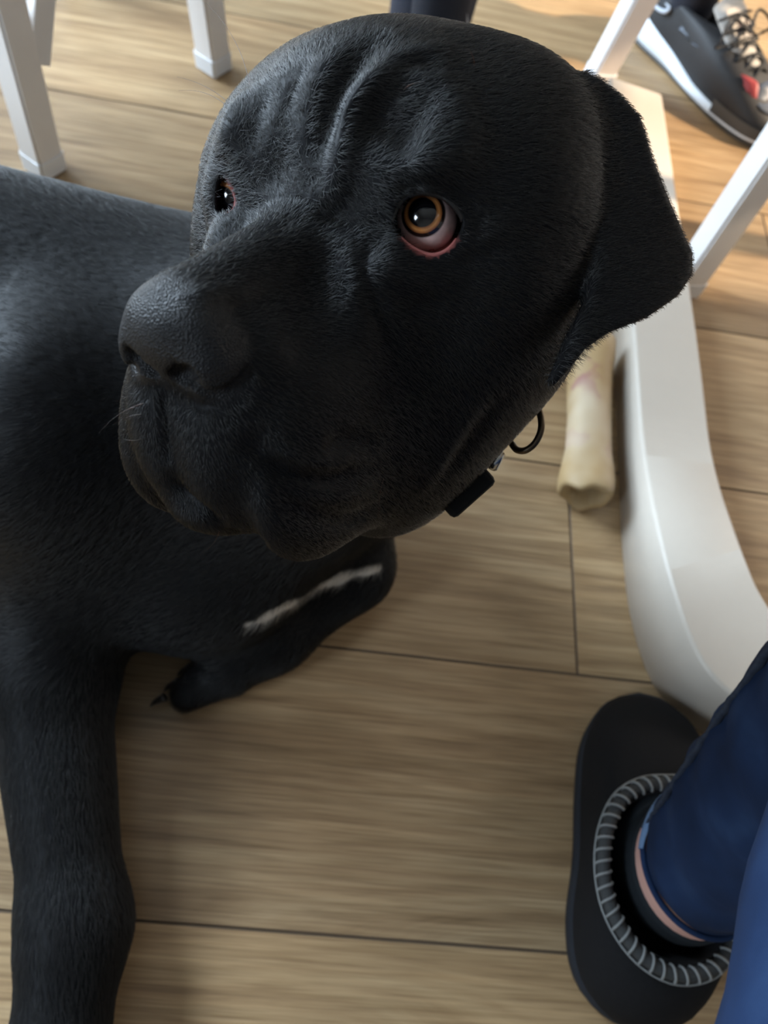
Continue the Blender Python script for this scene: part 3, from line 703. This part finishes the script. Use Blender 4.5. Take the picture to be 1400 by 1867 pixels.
# ------------------------------------------------------------------ white stools
M_cap = mat('white_plastic_cap', (.8, .82, .85), .35)
def stool(label, legs, seat_h, w0, w1, splay):
    L_ = [np.array(p, float) for p in legs]; c = sum(L_)/4
    root = tag(empty('stool', (c[0], c[1], 0)), label, 'stool', 'white four-legged stools')
    e0 = L_[1]-L_[0]; e0 /= np.linalg.norm(e0); e1 = np.array([-e0[1], e0[0]])
    def prism(name, p, q, a, b, par=root, m=M_paint, bev=.003):
        """box from p (size a) to q (size b); sizes are (along e0, along e1)"""
        bm = bmesh.new(); V = []
        for e, sz in ((p, a), (q, b)):
            for sx, sy in ((-1, -1), (1, -1), (1, 1), (-1, 1)): V.append(bm.verts.new((*(np.array(e[:2])+e0*sx*sz[0]/2+e1*sy*sz[1]/2-c), e[2])))
        for f_ in ((0, 1, 2, 3), (4, 5, 6, 7), (0, 1, 5, 4), (1, 2, 6, 5), (2, 3, 7, 6), (3, 0, 4, 7)): bm.faces.new([V[i] for i in f_])
        bmesh.ops.recalc_face_normals(bm, faces=bm.faces[:]); bmesh.ops.bevel(bm, geom=bm.edges[:], offset=bev, segments=2, affect='EDGES'); return link_bm(name, bm, m, par)
    tops = [p+(c-p)*splay for p in L_]
    for p, t in zip(L_, tops):
        lg = prism('leg', (*p, .010), (*t, seat_h-.03), (w0, w0), (w1, w1)); prism('foot_cap', (*p, 0), (*(p+(t-p)*.06), .028), (w0*1.06,)*2, (w0*1.10,)*2, lg, M_cap)
    for a, b, ax in ((0, 1, 0), (2, 3, 0), (1, 2, 1), (3, 0, 1)):
        m_ = (tops[a]+tops[b])/2; ln = np.linalg.norm(tops[a]-tops[b])-w1; sz = (ln, .02) if ax == 0 else (.02, ln)
        prism('seat_rail', (*m_, seat_h-.09), (*m_, seat_h-.03), sz, sz)
    sw = np.linalg.norm(tops[0]-tops[1])+.07; sd = np.linalg.norm(tops[1]-tops[2])+.07
    prism('seat', (*c, seat_h-.03), (*c, seat_h), (sw, sd), (sw, sd), bev=.01)
    return root
P1 = np.array((-.383, .803)); P2 = np.array((-.216, 1.060)); P3 = P2+np.array((-.257, .167)); P4 = P1+np.array((-.257, .167))
st1 = stool("white wooden stool behind the dog's back at the upper left", [P1, P2, P3, P4], .45, .036, .040, .16)
PA = np.array((.456, .776)); PB = np.array((.362, 1.196)); pe = np.array((.418, .100))
stool('white wooden stool beside the table beam, a leg next to the sneaker heel', [PB, PA, PA+pe, PB+pe], .45, .036, .040, .16)
_b0 = gp(66, 112, .13); _c1 = (P1+P2+P3+P4)/4; _b1 = (P1+P2)/2; _b1 = np.array([*(_b1+(_c1-_b1)*.13), .385])
V, Fc = tube(np.linspace(_b0, _b1, 3), .0155, 4); link_mesh('brace', V-np.array(st1.location), Fc, M_paint, st1, False)

# ------------------------------------------------------------------ marrow bone
def bone():
    m = noise_mat('bone', (.35, .225, .095), (.44, .315, .165), 35, .6, .3, .002); t, N, L, b = nt(m)
    tc = node(m, 'ShaderNodeTexCoord'); nz = node(m, 'ShaderNodeTexNoise', Scale=26.0, Detail=3.0); L.new(tc.outputs['Object'], nz.inputs['Vector'])
    st = ramp(m, nz.outputs[0], [(.56, (0, 0, 0)), (.66, (1, 1, 1))]); prev = b.inputs['Base Color'].links[0].from_socket
    c = mixrgb(m, st, prev, (.30, .13, .10)); nz2 = node(m, 'ShaderNodeTexNoise', Scale=14.0); L.new(tc.outputs['Object'], nz2.inputs['Vector'])
    c = mixrgb(m, ramp(m, nz2.outputs[0], [(.45, (0, 0, 0)), (.75, (1, 1, 1))]), c, (.56, .455, .32)); L.new(c, b.inputs['Base Color'])
    a = np.array(gp(1068, 905, .028)); z = np.array(gp(1078, 622, .028)); z = a+(z-a)*1.0
    root = tag(empty('marrow_bone', (a[0], a[1], 0)), 'pale hollow marrow bone lying on the floor beside the white beam', 'bone')
    n = 40; rg = np.random.default_rng(4); ph = rg.uniform(0, 6.28, 6); rings = []
    ax = (z-a); Ln = np.linalg.norm(ax); ax /= Ln; sd = np.cross(ax, (0, 0, 1)); sd /= np.linalg.norm(sd); up = np.cross(sd, ax)
    prof = [(.0, .016, 1), (.012, .015, 1), (.004, .017, 0), (0, .021, 0), (.0, .0262, 0), (.004, .0285, 0), (.015, .0285, 0), (.035, .0265, 0), (.06, .0240, 0), (.10, .0232, 0), (.14, .0242, 0), (.17, .0245, 0), (.19, .027, 0), (Ln-.006, .028, 0), (Ln, .022, 0), (Ln, .012, 0)]
    prof[0] = (.05, .013, 1)
    for s, r, ins in prof:
        th = np.linspace(0, 2*np.pi, n, endpoint=False)
        rr = r*(1+.06*np.cos(2*th+ph[0])+.035*np.cos(3*th+ph[1]+s*30)+.015*np.cos(7*th+ph[2]+s*90))
        jag = .0035*np.sin(2*th+1)+.002*np.sin(5*th) if s < .02 else 0*th
        q = a+ax*s+(sd[None]*np.cos(th)[:, None]+up[None]*np.sin(th)[:, None])*rr[:, None]+ax[None]*jag[:, None]; q[:, 2] = np.maximum(q[:, 2], .0008); rings.append(q)
    V, Fc = rings_mesh(rings); o = link_mesh('shaft', V-np.array(root.location), Fc, m, root); return root
bone()
# ------------------------------------------------------------------ person in jeans: leg, sock, slipper
M_skin = mat('skin', (.62, .36, .30), .5, Subsurface_Weight=.15, Subsurface_Radius=(.01, .004, .002))
M_sock = noise_mat('black_sock', (.010, .013, .016), (.016, .02, .024), 900, .85, .4, .0005, Specular_IOR_Level=.2)
M_suede = noise_mat('black_suede', (.006, .006, .007), (.012, .012, .013), 300, .9, .3, .0005, Specular_IOR_Level=.2)
M_sole = noise_mat('slipper_sole', (.016, .019, .025), (.026, .029, .036), 120, .7, .2, .0005, Specular_IOR_Level=.2)
M_thread = mat('grey_thread', (.22, .23, .23), .7)
M_braid = mat('dark_braid', (.035, .037, .038), .8)
def denim():
    m = mat('denim', (.03, .06, .14), .85, Specular_IOR_Level=.2); t, N, L, b = nt(m)
    uv = node(m, 'ShaderNodeUVMap'); tc = node(m, 'ShaderNodeTexCoord')
    n1 = node(m, 'ShaderNodeTexNoise', Scale=18.0, Detail=5.0); L.new(tc.outputs['Object'], n1.inputs['Vector'])
    wv = node(m, 'ShaderNodeTexWave', Scale=520.0, Distortion=2.0, Detail=1.0); wv.bands_direction = 'DIAGONAL'; L.new(tc.outputs['Object'], wv.inputs['Vector'])
    c = ramp(m, n1.outputs[0], [(.3, (.006, .016, .045)), (.55, (.011, .028, .078)), (.75, (.022, .05, .12))])
    L.new(mixrgb(m, .25, c, ramp(m, wv.outputs[0], [(0, (.5, .5, .55)), (1, (1, 1, 1))]), 'MULTIPLY'), b.inputs['Base Color'])
    bump(m, wv.outputs[0], .25, .0004); return m
M_denim = denim(); M_seam = noise_mat('denim_seam', (.006, .009, .016), (.03, .045, .08), 300, .85); M_denim_in = noise_mat('denim_inside', (.09, .16, .30), (.14, .23, .38), 200, .85)
person = empty('person', (.325, .05, 0)); PLc = np.array(person.location)
tag(person, 'person in dark blue jeans and black sock, foot in a black slipper', 'person')
# slipper outlines, all seen from above, going round from the toe
TOE = np.array((.338, .205)); 
foot_out = smooth_path([(.338, .208), (.307, .196), (.283, .160), (.275, .115), (.271, .06), (.262, .01), (.266, -.03), (.288, -.055), (.318, -.062), (.350, -.050), (.372, -.015), (.380, .03), (.389, .08), (.394, .13), (.385, .18), (.364, .203), (.338, .208)], 64)[:-1]
col_out = smooth_path([(.330, .116), (.303, .112), (.280, .098), (.266, .072), (.262, .042), (.268, .014), (.286, -.010), (.312, -.022), (.340, -.018), (.360, -.002), (.374, .024), (.379, .052), (.373, .082), (.354, .105), (.330, .116)], 64)[:-1]
# match the start angle of both outlines
def reparam(poly, n=64):
    q = np.vstack([poly, poly[:1]]); s = np.r_[0, np.cumsum(np.linalg.norm(np.diff(q, axis=0), axis=1))]; t = np.linspace(0, s[-1], n, endpoint=False)
    return np.stack([np.interp(t, s, q[:, i]) for i in (0, 1)], 1)
foot_out = reparam(foot_out); col_out = reparam(col_out)
colz = .088+.012*np.clip((.02-col_out[:, 1])/.06, -1, 1)*-.2
rings = []
for t_, zz, bul in ((0, .016, 0), (.02, .030, 1), (.10, .046, .9), (.25, .060, .75), (.45, .072, .55), (.70, .081, .3), (.92, .086, .1), (1, .088, 0)):
    q = foot_out*(1-t_)+col_out*t_; cen = q.mean(0); q = q+(q-cen)/np.linalg.norm(q-cen, axis=1)[:, None]*.004*bul
    z = zz if t_ == 0 else zz+0*q[:, 0]
    ramp_toe = 1-.42*np.clip((q[:, 1]-.10)/.11, 0, 1)**1.2*(1-t_)*(t_ > 0)
    rings.append(np.column_stack([q, np.maximum(z*ramp_toe, .016)]))
ic = col_out.mean(0)
for sc, z in ((.90, .090), (.86, .080), (.84, .05), (.80, .035)): rings.append(np.column_stack([ic+(col_out-ic)*sc, np.full(64, z)]))
V, Fc = rings_mesh(rings, False, True); slipper = link_mesh('slipper', V-PLc, Fc, M_suede, person)
fc = foot_out.mean(0); rings = []
for off, z in ((-.004, 0), (.001, .002), (.003, .010), (.0025, .018), (-.001, .023), (-.006, .024)):
    rings.append(np.column_stack([foot_out+(foot_out-fc)/np.linalg.norm(foot_out-fc, axis=1)[:, None]*off, np.full(64, z)]))
V, Fc = rings_mesh(rings); link_mesh('sole', V-PLc, Fc, M_sole, slipper)
cr = np.column_stack([reparam(col_out, 160), np.full(160, .090)])
V, Fc = tube(cr, .0052, 10, True); link_mesh('collar_braid', V-PLc, Fc, M_braid, slipper)
T = np.roll(cr, -1, 0)-np.roll(cr, 1, 0); T /= np.linalg.norm(T, axis=1)[:, None]; A = np.tile([0, 0, 1.0], (160, 1)); B = np.cross(T, A)
NS = 46; k = NS*12; tt = np.linspace(0, 160, k, endpoint=False); i0 = tt.astype(int) % 160; i1 = (i0+1) % 160; fr = (tt-tt.astype(int))[:, None]
ctr = cr[i0]*(1-fr)+cr[i1]*fr; Bq = B[i0]*(1-fr)+B[i1]*fr; ph = tt/160*NS*2*np.pi
hel = ctr+.0058*(np.cos(ph)[:, None]*np.array([0, 0, 1.0])+np.sin(ph)[:, None]*Bq)
V, Fc = tube(hel, .0011, 5, True); link_mesh('stitching', V-PLc, Fc, M_thread, slipper)
cl = cr+B*.0065*np.sign(((cr-np.array([*ic, .09]))*B).sum(1))[:, None]-np.array([0, 0, .002]); V, Fc = tube(cl, .0010, 5, True); link_mesh('edge_cord', V-PLc, Fc, M_thread, slipper)
P = smooth_path(np.array([(.368, -.004, .094), (.377, -.012, .096), (.383, -.019, .090)]), 6); V, Fc = tube(P, .0055, 8, ell=(.5, 1)); link_mesh('pull_tab', V-PLc, Fc, M_braid, slipper)
seam = smooth_path(np.array([(.303, -.052, .03), (.308, -.045, .05), (.311, -.036, .070), (.313, -.027, .083)]), 10); V, Fc = tube(seam, .0012, 5); link_mesh('heel_seam', V-PLc, Fc, M_sole, slipper)
# foot and leg (skin) under sock and jeans
AX = smooth_path([(.336, .080, .035), (.330, .052, .075), (.324, .052, .12), (.320, .064, .17), (.314, .094, .27), (.306, .118, .37), (.300, .135, .45)], 40)
def leg_tube(i0, i1, r, nm, m, par, n=40, cap=True, wr=0.0, ell=(1.14, .98)):
    P_ = AX[i0:i1]; rr = np.interp(np.linspace(0, 1, len(P_)), np.linspace(0, 1, len(r)), r); V, Fc = tube(P_, rr, n, cap=cap, up=(0, 1.0, 0), ell=ell)
    if wr:
        a = np.arange(len(V)) % n/n*2*np.pi; z = V[:, 2]; cn = np.repeat(P_, n, 0); d = (V-cn); d /= np.linalg.norm(d, axis=1)[:, None]
        V = V+d*(wr*(np.sin(z*120+3*np.sin(a))+.6*np.sin(z*210+2*a+1)*np.sin(a*2)))[:, None]
    return link_mesh(nm, V-PLc, Fc, m, par)
leg_tube(2, 17, [.036, .038, .042, .0432, .0425, .034], 'body', M_skin, person)
leg_tube(0, 12, [.042, .050, .049, .0465, .0445], 'sock', M_sock, person)
jr = leg_tube(14, 40, [.0440, .045, .048, .051, .054, .057, .060, .061], 'jeans', M_denim, person, 56, False, .0022)
# thigh, same jeans mesh family: knee to hip
TH = smooth_path([(.297, .135, .40), (.290, .115, .445), (.260, .045, .460), (.214, -.06, .473), (.150, -.20, .495), (.095, -.33, .51)], 40)
V2, F2 = tube(TH, np.interp(np.linspace(0, 1, 40), [0, .1, .3, .6, 1], [.055, .070, .073, .080, .092]), 56, up=(0, 0, 1.0))
a = np.arange(len(V2)) % 56/56*2*np.pi; cn = np.repeat(TH, 56, 0); d = V2-cn; d /= np.linalg.norm(d, axis=1)[:, None]+1e-9
V2 = V2+d*(.0012*np.sin(cn[:, 1]*90+2*np.sin(a)))[:, None]
jm = jr.data; V1 = np.array([v.co[:] for v in jm.vertices])+PLc; F1 = [tuple(p.vertices) for p in jm.polygons]
V, Fc = join_vf([(V1, F1), (V2, F2)]); bpy.data.objects.remove(jr)
jeans = link_mesh('jeans', V-PLc, Fc, M_denim, person)
# hem: folded edge ring, and the light inside turned out at the front
hr = tube(AX[13:16], .0442, 56, cap=False, up=(0, 1.0, 0), ell=(1.14, .98))[0].reshape(3, 56, 3)
V, Fc = tube(hr[1], .0024, 8, True); link_mesh('hem', V-PLc, Fc, M_denim, jeans)
fl = []
for q, w in zip(range(-4, 14), np.sin(np.linspace(0.1, np.pi-.1, 18))):
    b0 = hr[1][q]; out = b0-AX[14]; out /= np.linalg.norm(out); up_ = AX[16]-AX[14]; up_ /= np.linalg.norm(up_)
    fl.append([b0+out*.002, b0+out*.004+up_*.016*w, b0+out*.0025+up_*.034*w, b0+out*.001+up_*.034*w])
V = np.array(fl).reshape(-1, 3); Fc = [(i*4+j, i*4+j+1, i*4+5+j, i*4+4+j) for i in range(17) for j in range(3)]
link_mesh('turned_cuff', V-PLc, Fc, M_denim_in, jeans)
# side seam with its frayed ridge
sp = tube(AX[14:40], np.interp(np.linspace(0, 1, 26), np.linspace(0, 1, 8), [.0445, .0455, .049, .052, .055, .058, .061, .062]), 56, cap=False, up=(0, 1.0, 0), ell=(1.14, .98))[0].reshape(26, 56, 3)
sl = smooth_path(sp[:, 10], 120); sl += np.column_stack([np.sin(np.arange(120)*.9), np.cos(np.arange(120)*1.3), np.sin(np.arange(120)*.7)])*.0005
V, Fc = tube(sl, .0021, 6, ell=(1.6, .8)); link_mesh('side_seam', V-PLc, Fc, M_seam, jeans)

# ------------------------------------------------------------------ second person: sneakers, socks, dark trousers
M_navy = noise_mat('navy_cloth', (.010, .013, .026), (.016, .02, .036), 400, .85, .2, .0005)
M_up = noise_mat('black_upper', (.012, .013, .015), (.022, .023, .026), 250, .6, .3, .0005)
M_grey = mat('slate_overlay', (.085, .105, .14), .5); M_mid = mat('pale_midsole', (.66, .73, .80), .45); M_dsole = mat('dark_outsole', (.05, .05, .048), .45)
M_tong = noise_mat('grey_tongue', (.42, .40, .37), (.50, .48, .45), 300, .8); M_tag = mat('tongue_label', (.46, .42, .38), .6); M_mark = mat('label_print', (.14, .09, .09), .6)
M_red = mat('red_accent', (.35, .045, .05), .5); M_lace = mat('black_lace', (.008, .008, .009), .7); M_swoosh = mat('white_print', (.42, .46, .52), .6)
p2 = empty('person', (.45, 1.28, 0)); P2L = np.array(p2.location)
tag(p2, 'seated person at the far side in navy trousers and black sneakers', 'person')
def sneaker(origin, ang, mirror=1):
    """local: +x toe, y left, heel at 0; 0.30 long"""
    ca, sa = math.cos(ang), math.sin(ang)
    def W_(P): P = np.atleast_2d(np.asarray(P, float)).copy(); P[:, 1] *= mirror; P[:, 0] *= 1.09; return np.column_stack([origin[0]+ca*P[:, 0]-sa*P[:, 1], origin[1]+sa*P[:, 0]+ca*P[:, 1], P[:, 2]])-P2L
    out = smooth_path([(-.008, 0), (0, .030), (.04, .040), (.09, .037), (.14, .040), (.19, .050), (.235, .050), (.275, .034), (.293, .004), (.287, -.024), (.255, -.046), (.20, -.051), (.14, -.044), (.09, -.038), (.04, -.037), (0, -.028), (-.008, 0)], 80)[:-1]
    out = reparam(out, 72); cen = np.array((.14, 0)); x = out[:, 0]
    flip = mirror < 0
    def put(nm, rings, m, par, c0=True, c1=True):
        V, Fc = rings_mesh(rings, c0, c1); return link_mesh(nm, W_(V), Fc, m, par)
    ht = .016+.030*np.clip((.15-x)/.15, 0, 1)+.006*np.clip((x-.2)/.09, 0, 1)     # midsole height
    def ring(off, z): d = out-cen; d = d/np.linalg.norm(d, axis=1)[:, None]; return np.column_stack([out+d*off, z])
    toe = np.clip((x-.18)/.1, 0, 1)**2*.012
    shoe = put('sneaker', [ring(-.004, ht*.8), ring(.0, ht+.004), ring(.001, ht+.018), ring(-.003, ht+.03)]+[], M_up, p2, True, False)
    bpy.data.objects.remove(shoe)
    colr = reparam(smooth_path([(.002, 0), (.014, .026), (.045, .033), (.075, .033), (.105, .030), (.13, .020), (.137, 0), (.13, -.020), (.105, -.030), (.075, -.033), (.045, -.033), (.014, -.026), (.002, 0)], 80)[:-1], 72)
    rings = [ring(-.004, ht*.7), ring(.0, ht)]
    for t_, zz, bul in ((.06, .054, .9), (.2, .066, .8), (.42, .077, .6), (.7, .085, .35), (1, .092, 0)):
        q = out*(1-t_)+colr*t_; d = q-cen; d = d/np.linalg.norm(d, axis=1)[:, None]; q = q+d*.003*bul
        z = zz*(1-.40*np.clip((q[:, 0]-.13)/.15, 0, 1)**1.1*(1-t_)); z = z+.012*np.clip((.03-q[:, 0])/.04, 0, 1)*t_; rings.append(np.column_stack([q, np.maximum(z, ht+.002)]))
    cc = colr.mean(0)
    for s, z in ((.88, .088), (.84, .06)): rings.append(np.column_stack([cc+(colr-cc)*s, np.full(72, z)]))
    shoe = put('sneaker', rings, M_up, p2, False, True)
    put('midsole', [ring(-.003, ht*0+.004), ring(.006, ht*.25+.003), ring(.009, ht*.6), ring(.004, ht+.003), ring(-.004, ht+.004)], M_mid, shoe)
    put('outsole', [ring(-.006, ht*0), ring(.002, ht*0+.001), ring(.004, ht*0+.006+toe), ring(.0, ht*0+.007+toe)], M_dsole, shoe)
    # toe band, dark
    sel = [i for i in range(72) if x[i] > .185]; sel = sorted(sel, key=lambda i: math.atan2(out[i, 1], out[i, 0]-.18))
    band = [[(*(out[i]+(out[i]-cen)/np.linalg.norm(out[i]-cen)*o_), z) for o_, z in ((.0065, .003), (.0085, .016), (.004, .030))] for i in sel]
    Vb = np.array(band).reshape(-1, 3); Fb = [(i*3+j, i*3+j+1, i*3+4+j, i*3+3+j) for i in range(len(sel)-1) for j in range(2)]; link_mesh('toe_guard', W_(Vb), Fb, M_dsole, shoe)
    # upper surface height helper
    tree_v = np.vstack(rings[1:7])
    def top(px_, py_):
        d = (tree_v[:, 0]-px_)**2+(tree_v[:, 1]-py_)**2; i = np.argsort(d)[:6]; w = 1/(d[i]+1e-6); return float((tree_v[i, 2]*w).sum()/w.sum())
    def patch(nm, poly, m, lift):
        c = np.mean(poly, 0); q = reparam(smooth_path(list(poly)+[poly[0]], 40)[:-1], 24); V = [(*p, top(*p)+lift-.002) for p in q]+[(*(c+(p-c)*.85), top(*(c+(p-c)*.85))+lift) for p in q]+[(*(c+(p-c)*.45), top(*(c+(p-c)*.45))+lift) for p in q]+[(*c, top(*c)+lift)]
        Fc = [(k*24+i, k*24+(i+1) % 24, (k+1)*24+(i+1) % 24, (k+1)*24+i) for k in range(2) for i in range(24)]+[(48+i, 48+(i+1) % 24, 72) for i in range(24)]
        return link_mesh(nm, W_(np.array(V)), Fc, m, shoe)
    patch('toe_cap', np.array([(.232, -.026), (.255, -.030), (.274, -.010), (.270, .014), (.245, .022), (.230, .005)]), M_grey, .004)
    patch('red_patch', np.array([(.205, -.036), (.228, -.037), (.243, -.028), (.226, -.022)]), M_red, .005)
    patch('side_stripe', np.array([(.085, -.041), (.12, -.044), (.17, -.048), (.185, -.043), (.13, -.038), (.09, -.036)]), M_grey, .004)
    # tongue, label and laces
    tg = []
    for s in np.linspace(0, 1, 10):
        xx = .222-.105*s; z0 = .062+.050*s+.012*s*s; w = .020+.012*s
        tg.append([(xx, w*a, z0-.006*a*a+b) for a, b in ((-1, -.006), (-1, 0), (-.5, .004), (0, .005), (.5, .004), (1, 0), (1, -.006))])
    tg = np.array(tg); V = tg.reshape(-1, 3); Fc = [(i*7+j, i*7+j+1, i*7+8+j, i*7+7+j) for i in range(9) for j in range(6)]; tongue = link_mesh('tongue', W_(V), Fc, M_tong, shoe)
    def tpt(s, a, l): 
        xx = .222-.105*s; return (xx, (.020+.012*s)*a, .062+.050*s+.012*s*s-.006*a*a+.005+l)
    lab = [tpt(s, a, .0015) for s in np.linspace(.42, .86, 5) for a in (-.75, -.25, .25, .75)]
    link_mesh('label', W_(np.array(lab)), [(i*4+j, i*4+j+1, i*4+5+j, i*4+4+j) for i in range(4) for j in range(3)], M_tag, tongue)
    for (s0, a0, kk) in ((.66, -.25, 0), (.60, .34, 1)):
        segs = []
        if kk == 0:
            for (u1, v1, u2, v2) in ((-.09, -.2, .09, .2), (-.09, .2, .09, -.2), (0, -.22, 0, .22)): segs.append(tube(np.array([tpt(s0+u1, a0+v1, .0022), tpt(s0+u2, a0+v2, .0022)]), .0008, 5))
        else:
            th = np.linspace(0, 2*np.pi, 14, endpoint=False); segs.append(tube(np.array([tpt(s0+.08*math.cos(q), a0+.2*math.sin(q), .0022) for q in th]), .0008, 5, True)); segs.append(tube(np.array([tpt(s0-.04, a0-.1, .0022), tpt(s0+.04, a0+.1, .0022)]), .0010, 5))
        V, Fc = join_vf(segs); link_mesh('label_mark', W_(V), Fc, M_mark, tongue)
    for i in range(5):
        s0, s1 = .02+.16*i, .02+.16*(i+1)
        for sg in (-1, 1):
            pts = smooth_path(np.array([tpt(s0, 1.25*sg, .001), tpt((s0+s1)/2, 0, .006), tpt(s1, -1.25*sg, .001)]), 12); V, Fc = tube(pts, .0022, 6); link_mesh('lace', W_(V), Fc, M_lace, shoe)
    for sg in (-1, 1):
        pts = smooth_path(np.array([tpt(.5, 0, .008), (.15, .03*sg, .12), (.165, .06*sg, .10), (.16, .05*sg, .085), tpt(.45, .3*sg, .010)]), 24); V, Fc = tube(pts, .0020, 6); link_mesh('lace_loop', W_(V), Fc, M_lace, shoe)
    hm = smooth_path(np.array([(-.006, -.020, .088), (.006, -.032, .076), (.030, -.0405, .068), (.050, -.042, .070), (.056, -.040, .078), (.046, -.040, .080)]), 20); V, Fc = tube(hm, np.interp(np.linspace(0, 1, 20), [0, .3, .7, 1], [.0008, .0028, .0036, .001]), 8); link_mesh('heel_mark', W_(V), Fc, M_swoosh, shoe)
    # sock with its printed curved mark
    ank = np.array([(.062, 0, .06), (.060, 0, .10), (.055, 0, .15), (.050, 0, .21)]); A_ = smooth_path(ank, 14); rr = np.linspace(.035, .041, 14)
    V, Fc = tube(A_, rr, 28, up=(0, 1.0, 0)); sock = link_mesh('sock', W_(V), Fc, M_sock2, shoe)
    sw = []
    for q in np.linspace(0, 1, 16):
        ph = -2.35+1.5*q; z = .118+.030*(q-.35)**2*3-.006*q; c_ = np.array((.059, 0)); wd = .0075*math.sin(math.pi*min(1, .12+q*.9))**.7
        rad_ = .0392; sw.append([(c_[0]+rad_*math.cos(ph), rad_*math.sin(ph), z-wd), (c_[0]+(rad_+.0006)*math.cos(ph), (rad_+.0006)*math.sin(ph), z+wd*.6)])
    Vs = np.array(sw).reshape(-1, 3); Fs = [(2*i, 2*i+1, 2*i+3, 2*i+2) for i in range(15)]; link_mesh('sock_mark', W_(Vs), Fs, M_swoosh, sock)
    return W_, shoe
M_sock2 = noise_mat('dark_sock', (.006, .008, .016), (.012, .014, .024), 600, .85, .3, .0005)
A1 = math.atan2(-.80, .62)
W1, s1 = sneaker((.452, 1.365), A1, 1)
W2, s2 = sneaker((.080, 1.13), math.radians(-84), -1)
for nm, path, rad in (('trouser_leg', [(.080, 1.15, .05), (.084, 1.135, .20), (.12, 1.18, .46)], [.058, .062, .075]), ('trouser_leg', [(.485, 1.318, .20), (.475, 1.345, .30), (.445, 1.42, .47)], [.058, .062, .075])):
    P = smooth_path(np.array(path), 16); V, Fc = tube(P, np.interp(np.linspace(0, 1, 16), np.linspace(0, 1, len(rad)), rad), 32, up=(0, 1.0, 0)); link_mesh(nm, V-P2L, Fc, M_navy, p2)
